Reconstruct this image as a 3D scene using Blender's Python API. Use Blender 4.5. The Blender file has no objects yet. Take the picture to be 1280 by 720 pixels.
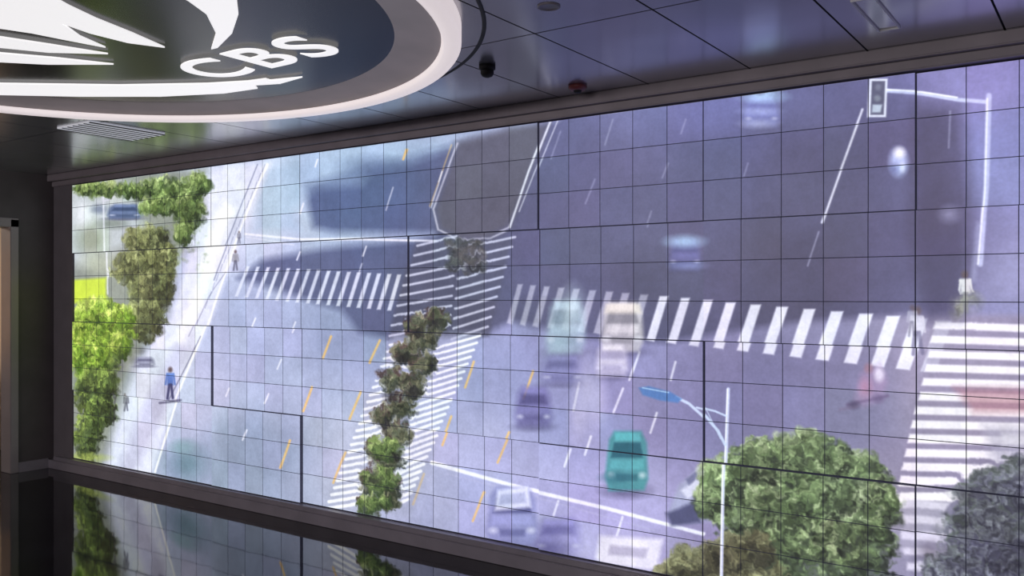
import bpy, bmesh, math, random
import numpy as np
random.seed(4); rng=np.random.RandomState(7)
sc=bpy.context.scene
try:
    sc.view_settings.view_transform='Standard'; sc.view_settings.look='None'
except Exception as e: print(e)

# ------------------------------------------------------------ room frame
F=1100.0; HZ=370.0
CAMX,CAMY,CAMZ=8.71,-4.82,1.78
def cam2room(X,z): return (CAMX+X*.820+z*(-.572), CAMY+X*.572+z*.820)
CEIL=3.03
S0=-.083; TILE=.2264; NC=45; NR=12; ROW=.2315
L=TILE*NC; ZB=.13; H=ROW*NR

# ------------------------------------------------------------ materials
def mat(name,col,rough=.5,metal=0,emit=None,es=0,noise=0,nscale=5,bump=0,spec=.5):
    m=bpy.data.materials.new(name); m.use_nodes=True
    nt=m.node_tree; b=nt.nodes['Principled BSDF']
    b.inputs['Base Color'].default_value=(*col,1); b.inputs['Roughness'].default_value=rough
    b.inputs['Metallic'].default_value=metal; b.inputs['Specular IOR Level'].default_value=spec
    if emit: 
        b.inputs['Emission Color'].default_value=(*emit,1); b.inputs['Emission Strength'].default_value=es
    tc=nt.nodes.new('ShaderNodeTexCoord'); n=nt.nodes.new('ShaderNodeTexNoise'); n.inputs['Scale'].default_value=nscale
    nt.links.new(tc.outputs['Object'],n.inputs['Vector'])
    if noise:
        r=nt.nodes.new('ShaderNodeValToRGB')
        r.color_ramp.elements[0].position=.3; r.color_ramp.elements[1].position=.7
        r.color_ramp.elements[0].color=(*[c*(1-noise) for c in col],1)
        r.color_ramp.elements[1].color=(*[min(1,c*(1+noise)) for c in col],1)
        nt.links.new(n.outputs['Fac'],r.inputs['Fac']); nt.links.new(r.outputs['Color'],b.inputs['Base Color'])
    if bump:
        bp=nt.nodes.new('ShaderNodeBump'); bp.inputs['Strength'].default_value=bump; bp.inputs['Distance'].default_value=.02
        nt.links.new(n.outputs['Fac'],bp.inputs['Height']); nt.links.new(bp.outputs['Normal'],b.inputs['Normal'])
    return m
M_floor=mat('polished_black_granite',(.006,.006,.008),.045,noise=.4,nscale=2.2,bump=.05,spec=.42)
M_wall=mat('painted_wall_mauve',(.14,.125,.14),.55,noise=.08)
M_walld=mat('dark_wall',(.07,.058,.064),.5,noise=.1)
M_ceil=mat('ceiling_metal_panel',(.44,.43,.455),.21,metal=.8,noise=.10,nscale=1.6,bump=.16)
M_black=mat('matte_black',(.01,.01,.012),.7,noise=.2)
M_side=mat('module_side_grey_glow',(.08,.08,.12),.6,noise=.1,emit=(.30,.30,.5),es=.05)  # faint emission stands in for LED light bleeding into the seams
M_trim=mat('cornice_satin',(.22,.19,.21),.45,noise=.1)
M_skirt=mat('skirting_satin',(.20,.18,.21),.35,noise=.1)
M_jamb=mat('door_jamb_metal',(.24,.21,.22),.4,metal=.2,noise=.05)
M_ring=mat('lit_ring_diffuser',(.8,.75,.74),.5,emit=(.90,.80,.80),es=.66,noise=.04)
M_cone=mat('recess_band_glow_paint',(.33,.28,.275),.5,emit=(.5,.42,.42),es=.12,noise=.15,nscale=3)  # brown paint plus slight emission imitating light on the band; not a lamp
M_disc=mat('black_glass_disc',(.014,.012,.012),.24,noise=.4,nscale=2,spec=.18)
M_logo=mat('logo_white_light',(.9,.9,.9),.5,emit=(1,.98,.98),es=.80,noise=.02)
M_cream=mat('corridor_cream',(.6,.5,.4),.6,noise=.05)
M_desk=mat('desk_white',(.75,.72,.7),.4,noise=.04)
M_warm=mat('warm_lamp_glass',(1,.7,.4),.4,emit=(1,.55,.2),es=4,noise=.02)
M_red=mat('detector_red_plastic',(.18,.04,.04),.4,noise=.1)
M_white=mat('white_reflection_strip',(.6,.6,.62),.4,noise=.05)  # white of the imitated reflection streak on the ceiling
M_pan=mat('ceiling_reflection_glow',(.8,.8,.85),.5,emit=(.9,.92,1),es=.30,noise=.03)  # emissive sheet imitating a bright ceiling reflection

def obj(name,me,mats,parent=None,loc=(0,0,0)):
    for m in mats: me.materials.append(m)
    o=bpy.data.objects.new(name,me); sc.collection.objects.link(o); o.location=loc
    if parent: o.parent=parent
    return o
def boxes(name,bl,mats,parent=None,bevel=0):
    bm=bmesh.new()
    for b in bl:
        x0,x1,y0,y1,z0,z1=b[:6]; mi=b[6] if len(b)>6 else 0
        v=[bm.verts.new(p) for p in ((x0,y0,z0),(x1,y0,z0),(x1,y1,z0),(x0,y1,z0),(x0,y0,z1),(x1,y0,z1),(x1,y1,z1),(x0,y1,z1))]
        for f in ((0,3,2,1),(4,5,6,7),(0,1,5,4),(1,2,6,5),(2,3,7,6),(3,0,4,7)):
            bm.faces.new([v[i] for i in f]).material_index=mi
    if bevel: bmesh.ops.bevel(bm,geom=bm.edges[:],offset=bevel,segments=2,affect='EDGES')
    me=bpy.data.meshes.new(name); bm.to_mesh(me); bm.free()
    return obj(name,me,mats,parent)
def lathe(name,prof,mats,seg=128,parent=None,loc=(0,0,0),midx=None,smooth=True):
    bm=bmesh.new(); rings=[]
    for r,z in prof:
        if r<1e-6: rings.append([bm.verts.new((0,0,z))])
        else: rings.append([bm.verts.new((r*math.cos(2*math.pi*i/seg),r*math.sin(2*math.pi*i/seg),z)) for i in range(seg)])
    for k in range(len(prof)-1):
        a,b=rings[k],rings[k+1]
        for i in range(seg):
            j=(i+1)%seg
            if len(a)==1 and len(b)==1: continue
            if len(a)==1: f=bm.faces.new((a[0],b[i],b[j]))
            elif len(b)==1: f=bm.faces.new((a[i],b[0],a[j]))
            else: f=bm.faces.new((a[i],b[i],b[j],a[j]))
            f.smooth=smooth
            if midx: f.material_index=midx[k]
    bmesh.ops.recalc_face_normals(bm,faces=bm.faces[:])
    me=bpy.data.meshes.new(name); bm.to_mesh(me); bm.free()
    return obj(name,me,mats,parent,loc)
def empty(name,loc=(0,0,0)):
    o=bpy.data.objects.new(name,None); sc.collection.objects.link(o); o.location=loc; return o

# ------------------------------------------------------------ screen picture (numpy, rectified onto the wall)
TH=960; TW=int(TH*L/H)
ss=S0+(np.arange(TW)+.5)/TW*L; hh=ZB+(np.arange(TH)+.5)/TH*H
zz=8.94-.572*ss; uu=F*(-4.39+.82*ss)/zz
PX=np.repeat((uu+640)[None,:],TH,0).astype(np.float32)
PY=(HZ-(hh[:,None]-CAMZ)*F/zz[None,:]).astype(np.float32)
def p2t(x,y):
    u=x-640; s=(8.94*u+F*4.39)/(F*.82+.572*u); z=8.94-.572*s
    return (s-S0)/L*TW, ((HZ-y)*z/F+CAMZ-ZB)/H*TH
def region(x0,y0,x1,y1,pad):
    x0-=pad;y0-=pad;x1+=pad;y1+=pad
    c=[p2t(a,b) for a in (max(x0,60),min(x1,2000)) for b in (y0,y1)]
    a0=int(max(0,min(p[0] for p in c)-2)); a1=int(min(TW,max(p[0] for p in c)+3))
    b0=int(max(0,min(p[1] for p in c)-2)); b1=int(min(TH,max(p[1] for p in c)+3))
    if a1<=a0 or b1<=b0: return None
    return (slice(b0,b1),slice(a0,a1))
def fieldmix(cps,sig):
    acc=np.zeros((TH,TW,3),np.float32); wt=np.full((TH,TW),1e-9,np.float32)
    for x,y,c in cps:
        w=1/((PX-x)**2+(PY-y)**2+sig*sig)**1.6*1e6
        wt+=w
        for k in range(3): acc[...,k]+=w*c[k]/255
    return acc/wt[...,None]
lit=fieldmix([(300,250,(208,214,234)),(420,210,(166,188,214)),(350,430,(168,176,210)),(240,500,(194,198,226)),(300,570,(142,154,178)),(450,560,(182,186,210)),
 (620,480,(148,154,196)),(620,570,(170,174,212)),(700,520,(152,154,200)),(800,500,(144,142,184)),(800,650,(174,170,214)),(950,480,(122,120,158)),
 (1050,520,(124,122,156)),(1100,620,(148,144,168)),(1200,500,(166,156,182)),(1270,650,(104,104,130)),(900,700,(142,134,172)),(430,430,(144,154,188)),(740,450,(128,128,170))],40)
shd=fieldmix([(750,200,(90,90,124)),(900,200,(88,90,126)),(1000,220,(84,84,114)),(1000,330,(78,75,101)),(800,370,(82,83,113)),(1240,200,(128,132,186)),
 (1200,110,(136,132,188)),(900,130,(104,108,160)),(780,150,(108,108,150)),(700,170,(100,104,142)),(600,350,(88,91,118)),(400,350,(98,104,138)),(1180,300,(84,81,116)),(1275,350,(148,148,190)),
 (450,240,(90,106,144)),(700,300,(90,90,122)),(1100,180,(86,84,120))],40)
img=lit.copy()
fol=np.zeros((TH,TW),np.float32)
def blend(sl,m,col):
    a=img[sl]; 
    if callable(col): c=col(sl)
    else: c=np.array(col,np.float32)/255
    img[sl]=a*(1-m[...,None])+c*m[...,None]
def sdf_poly(X,Y,P):
    n=len(P); d=np.full(X.shape,1e12,np.float32); s=np.ones(X.shape,np.float32)
    for i in range(n):
        ax,ay=P[i]; bx,by=P[i-1]
        ex,ey=bx-ax,by-ay; wx,wy=X-ax,Y-ay
        t=np.clip((wx*ex+wy*ey)/(ex*ex+ey*ey+1e-9),0,1)
        d=np.minimum(d,(wx-ex*t)**2+(wy-ey*t)**2)
        c1=Y>=ay; c2=Y<by; c3=(ex*wy)>(ey*wx)
        flip=(c1&c2&c3)|(~c1&~c2&~c3)
        s=np.where(flip,-s,s)
    return s*np.sqrt(d)
def poly(P,col,a=1,soft=.8):
    xs=[p[0] for p in P]; ys=[p[1] for p in P]
    sl=region(min(xs),min(ys),max(xs),max(ys),soft*2+1)
    if sl is None: return
    d=sdf_poly(PX[sl],PY[sl],P); m=np.clip(.5-d/(2*soft),0,1)*a
    blend(sl,m,col); fol[sl]*=(1-m)
def line(P,w,col,a=1,soft=.7):
    xs=[p[0] for p in P]; ys=[p[1] for p in P]
    sl=region(min(xs),min(ys),max(xs),max(ys),w+soft*2+1)
    if sl is None: return
    X,Y=PX[sl],PY[sl]; d=np.full(X.shape,1e9,np.float32)
    for (ax,ay),(bx,by) in zip(P[:-1],P[1:]):
        ex,ey=bx-ax,by-ay
        t=np.clip(((X-ax)*ex+(Y-ay)*ey)/(ex*ex+ey*ey+1e-9),0,1)
        d=np.minimum(d,np.hypot(X-ax-ex*t,Y-ay-ey*t))
    m=np.clip(.5-(d-w/2)/(2*soft),0,1)*a
    blend(sl,m,col); fol[sl]*=(1-m)
def ell(cx,cy,rx,ry,col,a=1,soft=.25,mark=False):
    sl=region(cx-rx,cy-ry,cx+rx,cy+ry,max(rx,ry)*soft)
    if sl is None: return
    r=np.hypot((PX[sl]-cx)/rx,(PY[sl]-cy)/ry)
    m=np.clip((1+soft-r)/(2*soft),0,1)*a
    blend(sl,m,col)
    if mark: fol[sl]=np.maximum(fol[sl],m)
WHT=(232,234,250); YEL=(230,190,122)

# building shadows
shc=lambda sl: shd[sl]
poly([(385,232),(450,212),(575,180),(700,150),(700,60),(1700,-60),(1700,420),(1290,395),(1150,392),(1000,402),(880,420),(835,428),(720,420),(640,402),(600,420),
      (490,424),(450,415),(430,388),(300,348),(330,325),(400,312),(520,300),(545,292),(420,290),(395,285)],shc,1,6)
poly([(330,210),(385,205),(540,180),(575,183),(520,205),(470,215),(455,232),(400,236),(370,262),(378,288),(320,290)],(164,188,216),.5,7)
ell(470,212,35,14,(86,102,134),.6,.6)
ell(1260,230,60,170,(160,160,210),.3,.9)
for x,y,rx,ry,c,a in [(820,130,90,30,(134,140,192),.4),(1010,130,50,24,(120,122,172),.3),(560,560,50,60,(198,200,228),.3),(420,500,60,40,(188,196,220),.3),(700,600,60,40,(190,186,224),.3),
   (880,520,60,50,(100,96,134),.3),(1000,460,90,26,(106,102,136),.3),(1090,300,40,70,(74,70,98),.3),(660,330,20,60,(100,100,144),.3),(340,550,50,30,(128,142,168),.35),(760,250,30,60,(102,102,140),.35)]:
    ell(x,y,rx,ry,c,a,.9)
# median (planted, brown) upper
poly([(575,178),(547,262),(553,288),(575,298),(612,298),(640,284),(660,235),(688,155),(640,160)],(94,92,102),.65,6)
line([(575,180),(545,262),(551,288),(572,299),(612,298),(638,286)],2.4,(208,208,228),.7,.9)
line([(568,182),(541,258)],1.8,YEL,.5)
line([(690,150),(664,215),(640,285)],2.8,WHT,.85,.8); line([(699,150),(672,215),(652,265)],1.6,WHT,.65,.8)
# left pavement + kerb
poly([(268,212),(250,270),(232,340),(214,400),(168,470),(145,520),(132,585),(192,597),(222,500),(262,410),(300,310),(343,205)],(218,222,240),.95,4)
poly([(285,250),(262,300),(240,380),(215,430),(232,430),(262,360),(300,262)],(246,248,254),.85,6)
poly([(225,430),(175,520),(150,588),(170,592),(210,510),(245,440)],(188,188,214),.8,6)
line([(338,206),(318,252),(292,320),(262,405),(225,495),(196,590)],2.4,(252,252,255),.95,.8)
line([(326,206),(306,256),(270,350)],1.3,(110,116,145),.7,.8)
for k in range(16):
    t=k/15; x=332-t*74; y=215+t*170; line([(x,y),(x+3,y-9)],1,(120,125,155),.5)
line([(255,420),(238,455),(215,500)],1.5,(90,90,120),.6)
line([(285,340),(262,372),(240,420)],1.2,(110,110,140),.5)

def dash(x,y,dx,dy,w,col,a=.9): line([(x,y),(x-dx,y+dy)],w,col,a,.8)
for x,y,dx,dy in [(383,255,4,12),(401,200,3,9),(372,403,5,12),(353,449,5,12),(322,398,4,10),(337,492,5,12),(288,485,4,10),(312,537,5,12),
   (460,308,4,12),(556,215,4,13),(378,315,4,10)]: dash(x,y,dx,dy,2,WHT,.85)
for x,y,dx,dy in [(495,235,9,28),(552,230,10,30),(455,330,4,12)]: dash(x,y,dx,dy,1.8,WHT,.6)
for x,y,dx,dy in [(415,420,10,27),(391,484,11,30),(366,550,12,34),(476,425,13,28),(452,490,14,34),(432,565,15,38),(512,188,4,12)]: dash(x,y,dx,dy,2.8,YEL,.9)
for x,y,dx,dy in [(594,452,11,32),(566,520,13,36),(530,592,14,38),(668,464,12,34),(638,540,16,38),(605,615,14,36)]: dash(x,y,dx,dy,2.8,YEL,.85)
for x,y,dx,dy in [(845,452,6,22),(822,516,8,24),(725,478,7,34),(800,440,12,34),(780,485,12,30),(740,545,7,22),(700,625,6,18),(780,645,7,22),(715,560,7,22)]: dash(x,y,dx,dy,3,WHT,.75)
for x,y,dx,dy in [(745,225,12,30),(767,150,10,32),(858,150,6,18),(836,205,7,18),(815,265,6,18),(702,165,12,34),(935,205,5,16)]: dash(x,y,dx,dy,2.2,(172,174,208),.4)
line([(310,293),(380,300),(450,299),(545,301)],2.8,WHT,.95,.8); line([(312,297),(370,306)],1.4,WHT,.5)
# left zebra
n=16
for i in range(n):
    t=i/(n-1); x=296+t*190; y0=333+t*10; y1=371+t*17; sk=15-t*2
    w=4+t*1.2
    poly([(x+sk,y0),(x+sk+w,y0),(x+w,y1),(x,y1)],(218,222,242),.88,.9)
# hatched island
poly([(520,303),(640,298),(612,420),(486,424)],(84,86,108),.8,3)
for i in range(10):
    t=i/9; y=305+i*12.5; xl=522-t*34; xc=572-t*10; xr=644-t*34
    line([(xl,y+2),(xc,y-10)],3.0,(210,213,236),.82,.8)
    line([(xc+4,y+6),(xr,y-9)],3.0,(210,213,236),.82,.8)
for k in range(60): ell(582+rng.uniform(-24,22),320+rng.uniform(-20,20),rng.uniform(3,6),rng.uniform(2,5),[(72,78,78),(92,90,92),(60,62,68)][rng.randint(3)],.65,.7,True)
# median lower with hatch
poly([(492,418),(600,415),(560,520),(512,648),(408,632),(452,520)],(164,169,194),.55,4)
for i in range(24):
    t=i/23; y=425+t*205
    xl=488-t*80; xm=516-t*52; line([(xl,y+6),(xm+8,y-4)],3+t*1.2,(242,244,254),.88,.8)
    xr=606-t*92; xm=560-t*72; line([(xm-14,y+10),(xr-4,y-6)],3+t*1.2,(242,244,254),.88,.8)
def foliage(shapes,n,pal,r0,r1,a=.85):
    for cx,cy,rx,ry in shapes: ell(cx,cy,rx*.86,ry*.86,pal[1],.9,.25,True)
    for ph in (0,1):
        for k in range(int(n*(.7 if ph==0 else 2.0))):
            cx,cy,rx,ry=shapes[rng.randint(len(shapes))]
            an=rng.uniform(0,6.283); q=rng.uniform(0,1)**.5*1.1
            x=cx+rx*q*math.cos(an); y=cy+ry*q*math.sin(an)
            lum=.46-.34*math.sin(an)*q-.22*math.cos(an)*q+rng.normal(0,.2)
            c=pal[int(min(len(pal)-1,max(0,lum*len(pal))))]
            r=rng.uniform(r0,r1)*(1.0 if ph==0 else .5); ell(x,y,r*rng.uniform(.7,1.5),r*rng.uniform(.7,1.2),c,a if ph==0 else .7,.6,True)
med=[(46,52,46),(70,76,60),(96,98,80),(128,128,106),(86,70,70)]
foliage([(546,400,15,16),(522,405,12,12),(528,425,22,16),(505,440,14,12),(530,455,16,15),(492,475,18,15),(518,482,18,16),(500,510,20,16),(478,520,14,12),
  (495,545,18,16),(468,560,12,14),(484,578,22,16),(466,600,18,16),(488,608,14,14),(472,630,24,14)],520,med,2,4)
foliage([(484,560,20,14),(476,600,22,16),(466,630,20,12)],130,[(58,74,48),(86,104,64),(118,138,84),(154,170,112)],1.6,3.4)
for cx,cy in [(523,408),(546,398),(505,440),(492,486),(520,480),(484,522),(500,560),(470,590)]: ell(cx-3,cy+9,8,5,(38,36,42),.65,.6)

# right zebra
xs=[634,650,666,684,702,722,742,762,784,808,834,862,890,920,952,985,1018,1053,1086,1118,1148]
for i,x in enumerate(xs):
    t=(x-618)/530; y0=354+t*46; y1=404+t*62; w=6+t*13; sk=13+t*10
    al=.5 if x<800 else .94
    poly([(x+sk,y0),(x+sk+w,y0),(x+w,y1),(x,y1-2)],(226,226,246),al,1.2)
# right edge zebra
poly([(1165,398),(1700,380),(1700,640),(1118,612)],(142,134,162),.6,4)
for i in range(13):
    t=i/12; y=402+i*17.6; x0=1168-t*48
    poly([(x0,y),(1300,y+4),(1700,y+12),(1700,y+24),(1300,y+14),(x0-3,y+9+t*2)],(246,242,252),.94,1.4)
poly([(1190,484),(1700,490),(1700,520),(1215,516)],(172,124,140),.65,6)
poly([(1225,530),(1700,535),(1700,590),(1240,580)],(162,160,182),.65,8); poly([(1250,540),(1700,545),(1700,562),(1250,558)],(206,204,220),.7,4)
for i in range(5):
    y=622+i*20; poly([(1118+i*4,y),(1185,y+5),(1180,y+15),(1118+i*4,y+9)],(224,220,240),.85,2)
line([(540,578),(640,606),(760,634),(880,666)],4.8,(238,240,254),.95,.9)
line([(560,592),(700,628),(820,662)],1.5,(184,184,216),.5)
# vehicles in the picture
def car(cx,cy,w,h,body,glass,a=.85,soft=2.4):
    ell(cx,cy+h*.5,w*.52,h*.12,(66,64,94),a*.6,.5)
    poly([(cx-w*.42,cy-h*.35),(cx-w*.3,cy-h*.5),(cx+w*.32,cy-h*.5),(cx+w*.45,cy-h*.3),(cx+w*.5,cy+h*.3),(cx+w*.4,cy+h*.5),(cx-w*.42,cy+h*.5),(cx-w*.5,cy+h*.25)],body,a,soft)
    hl=tuple(min(255,int(v*1.2+16)) for v in body)
    poly([(cx-w*.28,cy-h*.47),(cx+w*.3,cy-h*.47),(cx+w*.3,cy-h*.33),(cx-w*.28,cy-h*.33)],hl,a*.8,soft*.7)
    poly([(cx-w*.3,cy-h*.30),(cx+w*.3,cy-h*.30),(cx+w*.37,cy-h*.06),(cx-w*.37,cy-h*.06)],glass,a*.9,soft*.6)
    poly([(cx-w*.36,cy-h*.02),(cx+w*.38,cy-h*.02),(cx+w*.42,cy+h*.14),(cx-w*.4,cy+h*.14)],hl,a*.5,soft*.8)
    poly([(cx-w*.24,cy+h*.22),(cx+w*.26,cy+h*.22),(cx+w*.24,cy+h*.34),(cx-w*.22,cy+h*.34)],glass,a*.6,soft*.7)
    ell(cx-w*.36,cy+h*.24,w*.08,h*.05,(235,238,250),a*.6,.7); ell(cx+w*.36,cy+h*.24,w*.08,h*.05,(235,238,250),a*.6,.7)
car(785,575,54,74,(74,142,150),(42,88,106),.88); ell(770,596,14,6,(50,100,118),.6,.7)
car(778,408,54,62,(190,188,194),(112,112,124),.75,2.8); car(766,450,42,40,(214,210,232),(154,150,182),.55,3.5)
poly([(757,379),(800,379),(802,392),(755,392)],(220,214,206),.7,2.5)
car(708,408,50,66,(160,182,200),(110,130,148),.6,3.8); ell(716,386,12,22,(200,218,226),.5,.8); ell(700,430,16,20,(172,202,212),.4,.8)
car(668,508,46,50,(104,100,152),(72,68,114),.7,4.5); car(704,462,54,36,(112,112,160),(82,82,128),.5,5)
ell(735,490,12,38,(198,196,226),.55,.8); ell(722,520,8,26,(192,190,224),.5,.8); ell(752,500,8,24,(196,194,226),.45,.8)
car(640,645,66,74,(134,138,186),(74,76,124),.78,3.2); poly([(622,612),(660,608),(664,634),(618,638)],(220,224,246),.85,2.5)
poly([(626,618),(656,615),(658,628),(623,631)],(150,156,196),.6,1.8)
car(700,670,60,46,(120,116,174),(90,86,146),.6,5); ell(728,690,26,22,(196,194,228),.5,.8); ell(690,690,20,14,(80,76,126),.5,.8)
poly([(752,668),(830,672),(822,712),(745,704)],(232,230,246),.88,3.5); poly([(764,680),(812,684),(808,696),(762,692)],(146,140,174),.55,2.4)
poly([(700,694),(748,700),(740,720),(690,716)],(120,116,162),.6,5)
poly([(836,640),(850,605),(880,580),(900,575),(900,650),(842,655)],(168,174,202),.85,3); poly([(834,640),(880,622),(878,652),(840,656)],(66,68,102),.8,3)
poly([(852,612),(882,592),(884,608),(860,622)],(220,224,244),.85,2); poly([(858,598),(880,584),(882,592),(862,606)],(102,106,142),.7,1.6)
car(856,318,42,38,(98,104,162),(74,78,128),.55,4.5); ell(856,302,20,7,(164,200,234),.8,.7); ell(862,332,18,4,(140,150,198),.5,.8)
car(952,140,46,38,(126,134,200),(102,106,166),.55,4.5); ell(954,122,22,6,(174,208,242),.7,.8); ell(948,156,18,5,(180,188,228),.55,.8); ell(950,140,20,4,(158,168,218),.6,.8)
ell(235,578,22,20,(88,120,130),.6,.7); ell(232,558,13,8,(130,162,170),.6,.6)
# big soft tree shadow and signal mast
poly([(1140,130),(1200,130),(1212,250),(1200,400),(1155,400),(1140,300)],(68,63,92),.6,13)
ell(1170,240,26,90,(66,61,86),.5,.8)
poly([(1148,300),(1200,290),(1210,380),(1160,400)],(72,68,102),.5,12)
line([(1105,114),(1150,117),(1196,125),(1232,128)],5,(196,202,238),.95,1)
line([(1108,113),(1150,115),(1195,122)],1.8,(246,248,255),.95)
line([(1234,120),(1231,230),(1224,330)],7,(188,192,232),.95,1.3); line([(1232,124),(1229,240),(1221,330)],2.4,(240,242,255),.9)
poly([(1086,99),(1109,99),(1107,148),(1084,148)],(228,230,246),.95,1); poly([(1089,102),(1106,102),(1104,145),(1087,145)],(90,90,116),1,1)
ell(1097,110,4,4,(118,120,142),1,.5); ell(1096,124,4,4,(128,133,150),1,.5); poly([(1090,132),(1102,132),(1100,142),(1089,142)],(212,224,240),.75,1.2)
line([(1078,138),(1052,210),(1028,278)],3,(228,228,248),.85,.9); line([(1024,290),(1010,332)],1.8,(206,206,234),.5,1)
ell(1123,203,11,16,(186,202,246),.88,.45); ell(1124,192,6,6,(250,252,255),.9,.7); ell(1117,212,5,6,(98,100,150),.65,.7); ell(1128,210,3,5,(236,240,255),.6,.7)
line([(1186,140),(1184,185)],2,(200,205,235),.45,1.2); ell(1186,268,10,8,(200,205,240),.4,.9)
line([(1222,280),(1215,350)],6,(166,170,208),.5,3)
def walker(x,y,h,top,leg,a=.85):
    ell(x,y-h*.9,h*.07,h*.09,(96,80,84),a,.5)
    poly([(x-h*.11,y-h*.8),(x+h*.11,y-h*.8),(x+h*.1,y-h*.42),(x-h*.1,y-h*.42)],top,a,1.3)
    line([(x-h*.11,y-h*.76),(x-h*.15,y-h*.45)],h*.05,top,a,.8); line([(x+h*.11,y-h*.76),(x+h*.15,y-h*.45)],h*.05,top,a,.8)
    line([(x-h*.03,y-h*.44),(x-h*.09,y)],h*.08,leg,a,.9); line([(x+h*.03,y-h*.44),(x+h*.08,y-h*.02)],h*.08,leg,a,.9)
walker(1205,390,52,(228,228,232),(128,128,144)); ell(1212,378,12,10,(128,134,116),.6,.7,True); ell(1196,384,9,12,(158,158,138),.6,.7,True)
walker(1146,442,60,(202,198,216),(114,110,142),.75); walker(1140,420,40,(176,176,196),(96,94,120),.55)
walker(217,498,40,(94,124,192),(72,72,110),.95); line([(202,503),(230,500)],2.6,(76,74,102),.7,1)
walker(297,338,26,(140,140,150),(90,90,110),.8); walker(160,513,22,(70,70,90),(60,60,80),.7); walker(303,305,16,(110,110,130),(80,80,100),.7)
poly([(1066,502),(1075,466),(1098,455),(1108,478),(1100,500),(1078,508)],(166,138,178),.5,5)
ell(1084,460,5,6,(152,118,136),.75,.5); ell(1097,468,6,9,(220,214,236),.85,.5); line([(1058,506),(1108,494)],4,(106,90,126),.65,1.6); ell(1080,484,7,10,(176,130,158),.6,.7)
ell(1066,506,7,5,(74,68,98),.7,.6); ell(1096,498,7,5,(102,90,126),.7,.6); line([(1048,512),(1070,508)],3,(120,104,134),.5,2)
for x,y,r in [(165,448,5),(150,460,4),(178,438,4)]: ell(x,y,r*1.6,r,(60,60,80),.6,.5)

# left greenery
poly([(60,205),(262,212),(258,262),(222,330),(210,392),(170,460),(150,520),(130,590),(60,590)],(140,146,136),.9,8)
poly([(60,215),(160,222),(190,300),(110,330),(60,330)],(208,216,224),.75,10)
for x,y,rx,ry,c in [(118,300,18,20,(146,154,132)),(125,330,20,12,(182,188,170)),(108,268,10,14,(232,236,244)),(128,262,9,5,(110,120,145)),(145,280,16,6,(120,130,120))]: ell(x,y,rx,ry,c,.7,.6)
car(160,265,44,18,(92,108,142),(62,78,108),.9,2); car(185,452,26,12,(130,132,156),(92,92,122),.8,1.6)
line([(133,232),(136,368)],1.8,(234,236,246),.85,.9); line([(133,252),(150,248)],1.5,(220,220,235),.7)
g1=[(50,62,42),(76,94,56),(104,124,72),(140,160,98),(180,196,134)]
foliage([(155,238,38,10),(118,236,20,8),(215,238,42,17),(240,262,18,26),(205,260,26,10),(252,232,12,14),(234,292,9,14)],380,g1,2,5)
foliage([(185,300,28,16),(175,335,34,24),(190,365,28,24),(185,400,22,26),(200,320,20,14),(210,340,9,26)],420,[(52,56,44),(78,84,58),(106,112,76),(134,140,94),(166,172,122)],2,5)
poly([(90,350),(134,347),(134,378),(90,380)],(202,222,82),1,2)
foliage([(122,392,28,20),(135,420,34,26),(120,450,34,24),(150,400,18,16),(110,420,22,40),(154,432,10,16)],480,[(64,86,38),(98,128,50),(134,164,64),(168,194,86),(202,218,118)],2,5)
foliage([(118,490,23,28),(128,515,18,18),(112,545,17,30),(138,480,12,18)],270,[(48,54,38),(70,84,50),(102,118,66),(154,178,92)],2,4.5)
ell(110,572,26,5,(174,190,100),.7,.5); ell(150,455,8,16,(62,60,74),.4,.7); line([(146,490),(144,530)],2,(60,56,66),.6,1)
for k in range(70): ell(rng.uniform(205,262),rng.uniform(255,345),rng.uniform(1.5,4),rng.uniform(1,3),g1[rng.randint(4)],.25,.7,True)

# lower right trees
gt=[(42,48,42),(62,74,56),(84,100,72),(110,130,92),(142,162,120),(178,194,154)]
foliage([(905,600,26,28),(955,575,46,28),(1010,572,50,30),(1065,600,44,34),(1092,640,32,34),(930,640,40,36),(1000,650,70,50),(1060,690,58,50),(960,700,58,46),(1000,620,60,40),(890,625,16,20)],1500,gt,3,6)
foliage([(880,700,40,24),(850,715,28,16),(930,690,38,24),(900,730,60,30),(950,740,50,30)],420,[(56,56,48),(80,78,62),(108,108,82),(140,142,112)],3,6)
foliage([(1235,620,40,32),(1270,600,34,30),(1220,670,46,40),(1275,660,50,50),(1350,640,90,70),(1190,710,36,26),(1260,730,70,40),(1400,750,120,70)],900,[(48,48,62),(66,66,82),(90,92,106),(120,124,134),(84,92,90)],3,7)
poly([(1128,625),(1180,632),(1172,690),(1125,690)],(200,196,218),.35,7); ell(1160,688,14,12,(76,68,86),.5,.7)

def blur(a,k):
    for ax in (0,1):
        a=(np.roll(a,k,ax)+2*a+np.roll(a,-k,ax))/4
    return a
def noise(px,k=2):
    nz=rng.rand(TH//px+2,TW//px+2).astype(np.float32); nz=np.kron(nz,np.ones((px,px),np.float32))[:TH,:TW]
    for _ in range(3): nz=blur(nz,max(1,px//2))
    return (nz-.5)
# foliage breakup: mottling plus irregular outlines
img*=(1+.7*noise(3)*fol+.65*noise(6)*fol+.7*noise(14)*fol)[...,None]
fm=fol.copy()
for k in (2,4,6,6): fm=blur(fm,k)
fm=np.clip(fm*2.2,0,1)
dx=(noise(12)*34+noise(5)*18)*fm; dy=(noise(12)*34+noise(5)*18)*fm
yy,xx=np.mgrid[0:TH,0:TW]
xi=np.clip(xx+dx,0,TW-1).astype(int); yi=np.clip(yy+dy,0,TH-1).astype(int)
img=img[yi,xi]
img=blur(img,1)
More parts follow.
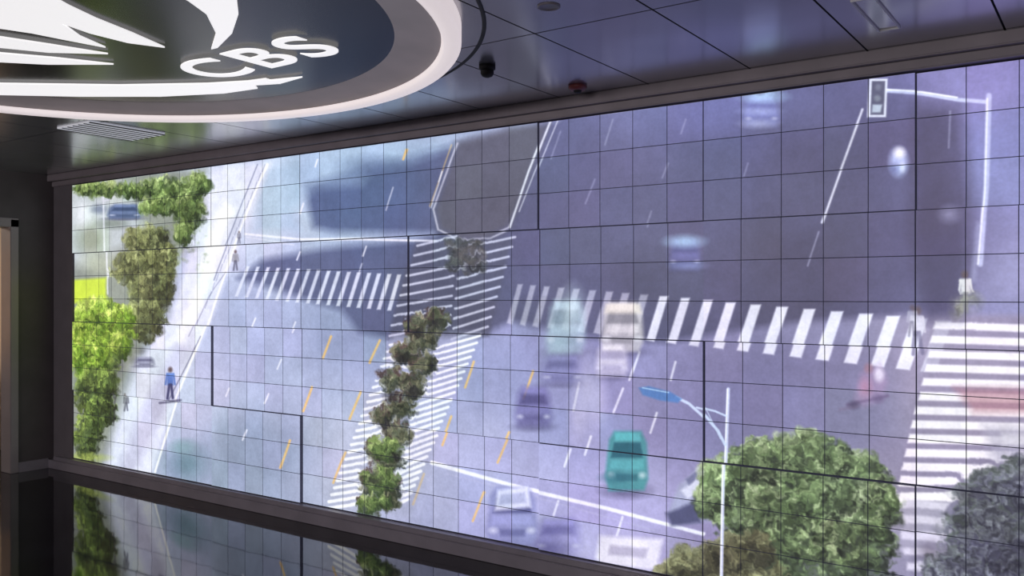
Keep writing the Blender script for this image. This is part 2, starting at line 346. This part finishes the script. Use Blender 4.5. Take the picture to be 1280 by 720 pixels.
# street lamp in the picture
line([(909,486),(905,600),(902,760)],4.2,(202,208,238),.95,1); line([(908,486),(904,600),(901,760)],1.3,(248,250,255),.9)
line([(905,556),(896,538),(880,520),(862,504),(846,496)],3.6,(198,212,240),.95,.9)
line([(906,520),(892,514),(872,509)],2.6,(198,212,240),.9); line([(899,548),(880,510)],1.4,(198,212,240),.7)
poly([(799,484),(812,482),(838,489),(853,498),(848,503),(826,500),(804,493)],(88,128,190),.95,1.5); line([(804,484),(836,490)],1.5,(176,210,244),.9)
img*=(1+.09*noise(8)+.12*noise(30)+.07*noise(3))[...,None]
# mild contrast of the LED wall
img=.46+(img-.46)*1.11+.018
g=np.ones((NR,NC,3),np.float32)+rng.normal(0,.016,(NR,NC,1))+rng.normal(0,.008,(NR,NC,3))
ri=np.minimum((np.arange(TH)*NR/TH).astype(int),NR-1); ci=np.minimum((np.arange(TW)*NC/TW).astype(int),NC-1)
img*=g[ri][:,ci]
img=np.clip(img,0,1)
pic=bpy.data.images.new('traffic_feed_picture',TW,TH,alpha=False)
buf=np.ones((TH,TW,4),np.float32); buf[...,:3]=img
pic.pixels.foreach_set(buf.ravel()); pic.update()
try: pic.pack()
except Exception as e: print('pack',e)

M_led=bpy.data.materials.new('led_screen_face'); M_led.use_nodes=True
nt=M_led.node_tree; b=nt.nodes['Principled BSDF']
ti=nt.nodes.new('ShaderNodeTexImage'); ti.image=pic; ti.extension='EXTEND'
uvn=nt.nodes.new('ShaderNodeUVMap'); uvn.uv_map='UVMap'
nt.links.new(uvn.outputs[0],ti.inputs[0]); nt.links.new(ti.outputs[0],b.inputs['Emission Color'])
b.inputs['Emission Strength'].default_value=1.0; b.inputs['Base Color'].default_value=(.015,.015,.018,1); b.inputs['Roughness'].default_value=.45

# ------------------------------------------------------------ video wall: staggered cabinets, 5x3 modules each
off=[[.05,.05,.05,.05,.05,.03,.03,0,0],
     [.02,.02,.035,.035,.015,.015,.035,.035,.01],
     [.05,.05,.02,.02,.03,.03,.0,.0,.015],
     [.03,.03,.045,.01,.01,.04,.04,.02,.02]]
vw=empty('led_video_wall')
me=bpy.data.meshes.new('led_modules'); V=[];Fc=[];MI=[];UV=[]
gp=.0021
for r in range(NR):
    band=3-(r//3)
    for c in range(NC):
        o=off[band][c//5]*.75
        x0=S0+c*TILE; x1=x0+TILE; z0=ZB+r*ROW; z1=z0+ROW
        u0,u1=c/NC,(c+1)/NC; v0,v1=r/NR,(r+1)/NR
        gl=gp*(1.5 if c%5==0 else 1); gr=gp*(1.5 if c%5==4 else 1); gb=gp*(1.5 if r%3==0 else 1); gt_=gp*(1.5 if r%3==2 else 1)
        a,bx,cz,dz=x0+gl,x1-gr,z0+gb,z1-gt_
        y=-o; yb=.03; n=len(V)
        V+=[(a,y,cz),(bx,y,cz),(bx,y,dz),(a,y,dz),(a,yb,cz),(bx,yb,cz),(bx,yb,dz),(a,yb,dz)]
        fs=[(0,1,2,3),(4,0,3,7),(1,5,6,2),(3,2,6,7),(4,5,1,0)]
        for k,f in enumerate(fs):
            Fc.append(tuple(n+i for i in f)); MI.append(0 if k==0 else 1)
            UV+= [(u0,v0),(u1,v0),(u1,v1),(u0,v1)] if k==0 else [(0,0)]*4
me.from_pydata(V,[],Fc); uvl=me.uv_layers.new(name='UVMap')
uvl.data.foreach_set('uv',np.array(UV,np.float32).ravel()); me.polygons.foreach_set('material_index',MI); me.update()
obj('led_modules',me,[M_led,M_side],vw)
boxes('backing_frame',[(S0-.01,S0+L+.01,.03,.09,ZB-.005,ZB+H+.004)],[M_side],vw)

# ------------------------------------------------------------ room shell
XR=10.9; YB=-9.5
boxes('floor',[(-4.2,XR+.15,YB-.15,.3,-.1,0)],[M_floor])
boxes('wall_front',[(-.6,XR,.09,.25,0,CEIL)],[M_walld])
boxes('wall_front_pier',[(-.46,S0-.01,-.03,.09,0,CEIL)],[M_wall],bevel=.004)
boxes('wall_front_end',[(S0+L+.02,XR,-.03,.09,0,CEIL)],[M_wall])
boxes('wall_left',[(-.62,-.46,-.39,.09,0,CEIL),(-.62,-.46,-2.4,-.39,2.55,CEIL),(-.62,-.46,YB,-2.4,0,CEIL)],[M_walld])
boxes('wall_right',[(XR,XR+.15,YB,.25,0,CEIL)],[M_wall])
boxes('wall_back',[(-.62,XR,YB-.15,YB,0,CEIL)],[M_wall])
boxes('trim_door_frame',[(-.64,-.44,-.47,-.39,0,2.55),(-.64,-.44,-2.4,-2.32,0,2.55),(-.64,-.44,-2.4,-.39,2.47,2.56)],[M_jamb],bevel=.005)
boxes('wall_corridor',[(-4.2,-4.05,-5,.3,0,CEIL),(-4.05,-.62,.15,.3,0,CEIL),(-4.05,-.62,-5.1,-5,0,CEIL)],[M_cream])
boxes('trim_cornice',[(-.46,XR,-.10,.09,2.965,CEIL),(-.46,XR,-.05,.03,2.915,2.965)],[M_trim],bevel=.006)
boxes('baseboard_front',[(-.46,XR,-.09,.09,0,.085),(S0-.3,S0+L+.02,-.075,.03,.085,.124)],[M_skirt],bevel=.005)
boxes('baseboard_left',[(-.46,-.445,-.39,-.09,0,.1)],[M_skirt])
rd=empty('reception_desk')
boxes('desk_body',[(-2.6,-2.0,-2.2,-.1,.0,.5)],[M_walld],rd,.01)
boxes('desk_fascia',[(-2.62,-1.96,-2.25,-.05,.5,1.02)],[M_desk],rd,.01)
boxes('desk_top',[(-2.66,-1.9,-2.3,0,1.02,1.06)],[M_jamb],rd,.008)
wl=empty('wall_shelf_lamp')
for k,z in enumerate((1.25,1.75,2.25)):
    boxes('lamp_bar_%d'%k,[(-4.05,-4.0,-3.2,.0,z,z+.05)],[M_warm],wl)
    boxes('shelf_%d'%k,[(-4.05,-3.8,-3.3,.1,z+.06,z+.09)],[M_jamb],wl)
boxes('shelf_side_panels',[(-4.05,-3.8,-3.34,-3.3,1.0,2.4),(-4.05,-3.8,.1,.14,1.0,2.4)],[M_walld],wl)
# small warm sign plate on the end wall of the corridor, just beyond the door
dsn=empty('lit_wall_sign')
boxes('sign_box',[(-1.25,-.72,.11,.15,1.84,1.98)],[M_jamb],dsn,.004)
boxes('sign_face',[(-1.23,-.74,.104,.112,1.86,1.96)],[M_warm],dsn)

# ceiling
boxes('ceiling',[(-4.2,XR+.15,YB-.15,.3,CEIL+.02,CEIL+.12)],[M_black])
pl=[]; g=.010; PWX=.615; X0=6.40-PWX*12; 
x=X0
ys=[.09,-.12]; 
while ys[-1]>YB: ys.append(ys[-1]-1.2)
while x<XR:
    xa=max(x,-.62); xb=min(x+PWX,XR)
    if xb>xa+.02:
        for a,b_ in zip(ys[:-1],ys[1:]):
            pl.append((xa+g/2,xb-g/2,max(b_,YB)+g/2,a-g/2,CEIL,CEIL+.015))
    x+=PWX
boxes('ceiling_metal_panels',pl,[M_ceil])

# ------------------------------------------------------------ round logo feature
cx,cy=4.63,-2.81
lg=empty('round_ceiling_logo_light',(cx,cy,0))
HR=CAMZ+1.17; HD=CAMZ+1.24
lathe('lit_ring',[(1.965,CEIL),(1.965,HR+.012),(1.955,HR),(1.885,HR),(1.875,HR+.01),(1.87,HR+.03)],[M_ring],160,lg)
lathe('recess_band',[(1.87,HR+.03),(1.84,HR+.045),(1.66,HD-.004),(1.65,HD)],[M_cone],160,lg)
lathe('glass_disc',[(1.65,HD),(0,HD)],[M_disc],160,lg,smooth=False)
lathe('shadow_gap_rim',[(2.06,CEIL-.001),(2.07,CEIL-.004),(2.075,CEIL-.004),(2.08,CEIL-.001)],[M_black],160,lg)
HL=1.225
def unp(x,y):
    z=F*HL/(HZ-y); X=(x-640)/F*z
    a,b_=cam2room(X,z); return (a-cx,b_-cy)
def plate(name,pts):
    bm=bmesh.new(); q=[unp(*p) for p in pts]
    vs=[bm.verts.new((a,b_,CAMZ+HL)) for a,b_ in q]; f=bm.faces.new(vs)
    r=bmesh.ops.extrude_face_region(bm,geom=[f])
    for v in r['geom']:
        if isinstance(v,bmesh.types.BMVert): v.co.z+=.008
    bmesh.ops.recalc_face_normals(bm,faces=bm.faces[:]); bmesh.ops.triangulate(bm,faces=bm.faces[:])
    me=bpy.data.meshes.new(name); bm.to_mesh(me); bm.free(); return obj(name,me,[M_logo],lg)
plate('wing_feather_1',[(-150,-50),(0,-30),(50,-12),(86,8),(120,24),(165,42),(206,60),(160,54),(112,42),(78,30),(100,46),(132,60),(80,50),(40,42),(0,36),(-140,20)])
plate('wing_feather_2',[(-120,30),(0,47),(60,56),(135,68),(60,66),(0,60),(-120,48)])
plate('wing_feather_3',[(-110,60),(0,67),(70,73),(142,81),(60,81),(0,78),(-110,72)])
plate('horn_emblem',[(215,-25),(285,-25),(296,0),(298,18),(290,42),(272,60),(264,62),(270,42),(258,18),(236,2),(222,-6)])
plate('lower_arc',[(-60,103),(0,105),(150,107),(260,105),(310,102),(332,99),(338,101),(378,97),(350,105),(318,107),(322,111),(280,117),(200,121),(100,121),(0,119),(-60,117)])
cu=bpy.data.curves.new('cbs_letters','FONT'); cu.body='CBS'; cu.size=.50; cu.extrude=.003; cu.offset=.006; cu.align_x='CENTER'; cu.align_y='CENTER'; cu.space_character=1.2
cu.materials.append(M_logo)
t=bpy.data.objects.new('cbs_letters',cu); sc.collection.objects.link(t); t.parent=lg
t.location=(5.0-cx,-1.83-cy,CAMZ+HL); t.rotation_euler=(math.pi,0,0); t.scale=(1.08,.94,1)

# ------------------------------------------------------------ ceiling fittings
def cpos(x,y,h=CEIL-CAMZ):
    z=F*h/(HZ-y); return cam2room((x-640)/F*z,z)
p=cpos(609,82); dc=empty('security_camera',(p[0],p[1],0))
lathe('mount',[(0,CEIL),(.045,CEIL),(.045,CEIL-.02),(.03,CEIL-.03),(0,CEIL-.03)],[M_black],32,dc)
lathe('dome',[(.036,CEIL-.03),(.036,CEIL-.045),(.028,CEIL-.058),(.014,CEIL-.064),(0,CEIL-.066)],[M_black],32,dc)
p=cpos(722,107); sd=empty('smoke_detector',(p[0],p[1],0))
lathe('base',[(0,CEIL),(.055,CEIL),(.055,CEIL-.015),(.04,CEIL-.03),(0,CEIL-.03)],[M_red],32,sd)
lathe('sensor',[(.025,CEIL-.03),(.02,CEIL-.042),(0,CEIL-.044)],[M_black],24,sd)
p=cpos(686,8); sp=empty('ceiling_speaker',(p[0],p[1],0))
lathe('bezel',[(.05,CEIL),(.05,CEIL-.005),(.042,CEIL-.006),(.04,CEIL-.003),(0,CEIL-.003)],[M_skirt],32,sp)
p=cpos(1096,18); av=empty('reflection_streak')  # white strips stand in for a reflection streak on the panels
boxes('reflection_strips',[(p[0]-.05,p[0]-.042,p[1]-.25,p[1]+.25,CEIL-.008,CEIL),(p[0]+.042,p[0]+.05,p[1]-.25,p[1]+.25,CEIL-.008,CEIL),
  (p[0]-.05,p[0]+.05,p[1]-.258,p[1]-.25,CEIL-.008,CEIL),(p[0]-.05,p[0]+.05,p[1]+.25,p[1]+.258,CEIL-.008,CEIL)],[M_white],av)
p=cpos(140,163); gl=empty('striped_ceiling_reflection')  # glowing striped panel stands in for a bright reflection on the ceiling
boxes('reflection_glow',[(p[0]-.22,p[0]+.22,p[1]-.3,p[1]+.3,CEIL-.012,CEIL)],[M_pan],gl)
boxes('reflection_stripes',[(p[0]-.22+k*.0733-.005,p[0]-.22+k*.0733+.005,p[1]-.3,p[1]+.3,CEIL-.017,CEIL-.01) for k in range(7)],[M_walld],gl)

# ------------------------------------------------------------ light
def area(name,loc,rot,sx,sy,e,c):
    l=bpy.data.lights.new(name,'AREA'); l.shape='RECTANGLE'; l.size=sx; l.size_y=sy; l.energy=e; l.color=c
    o=bpy.data.objects.new(name,l); sc.collection.objects.link(o); o.location=loc; o.rotation_euler=rot; return o
area('corridor_downlight',(-2.4,-2,2.95),(0,0,0),1.2,2.5,55,(1,.86,.70))
area('added_hall_fill',(2.5,-8.8,2.6),(math.radians(84),0,0),3,.5,110,(1,.92,.93))  # added fill pair behind the camera, lifts cornice and pier; no real fixtures
area('added_hall_fill.001',(7.5,-8.8,2.6),(math.radians(84),0,0),3,.5,110,(1,.94,.97))
w=bpy.data.worlds.new('dim_interior'); sc.world=w; w.use_nodes=True
w.node_tree.nodes['Background'].inputs[0].default_value=(.5,.5,.6,1); w.node_tree.nodes['Background'].inputs[1].default_value=.05

cam=bpy.data.cameras.new('camera'); co=bpy.data.objects.new('camera',cam); sc.collection.objects.link(co)
cam.sensor_width=36; cam.lens=F/1280*36; cam.shift_y=10/1280; cam.clip_start=.05
co.location=(CAMX,CAMY,CAMZ); co.rotation_euler=(math.pi/2,0,math.atan2(.572,.820))
sc.camera=co
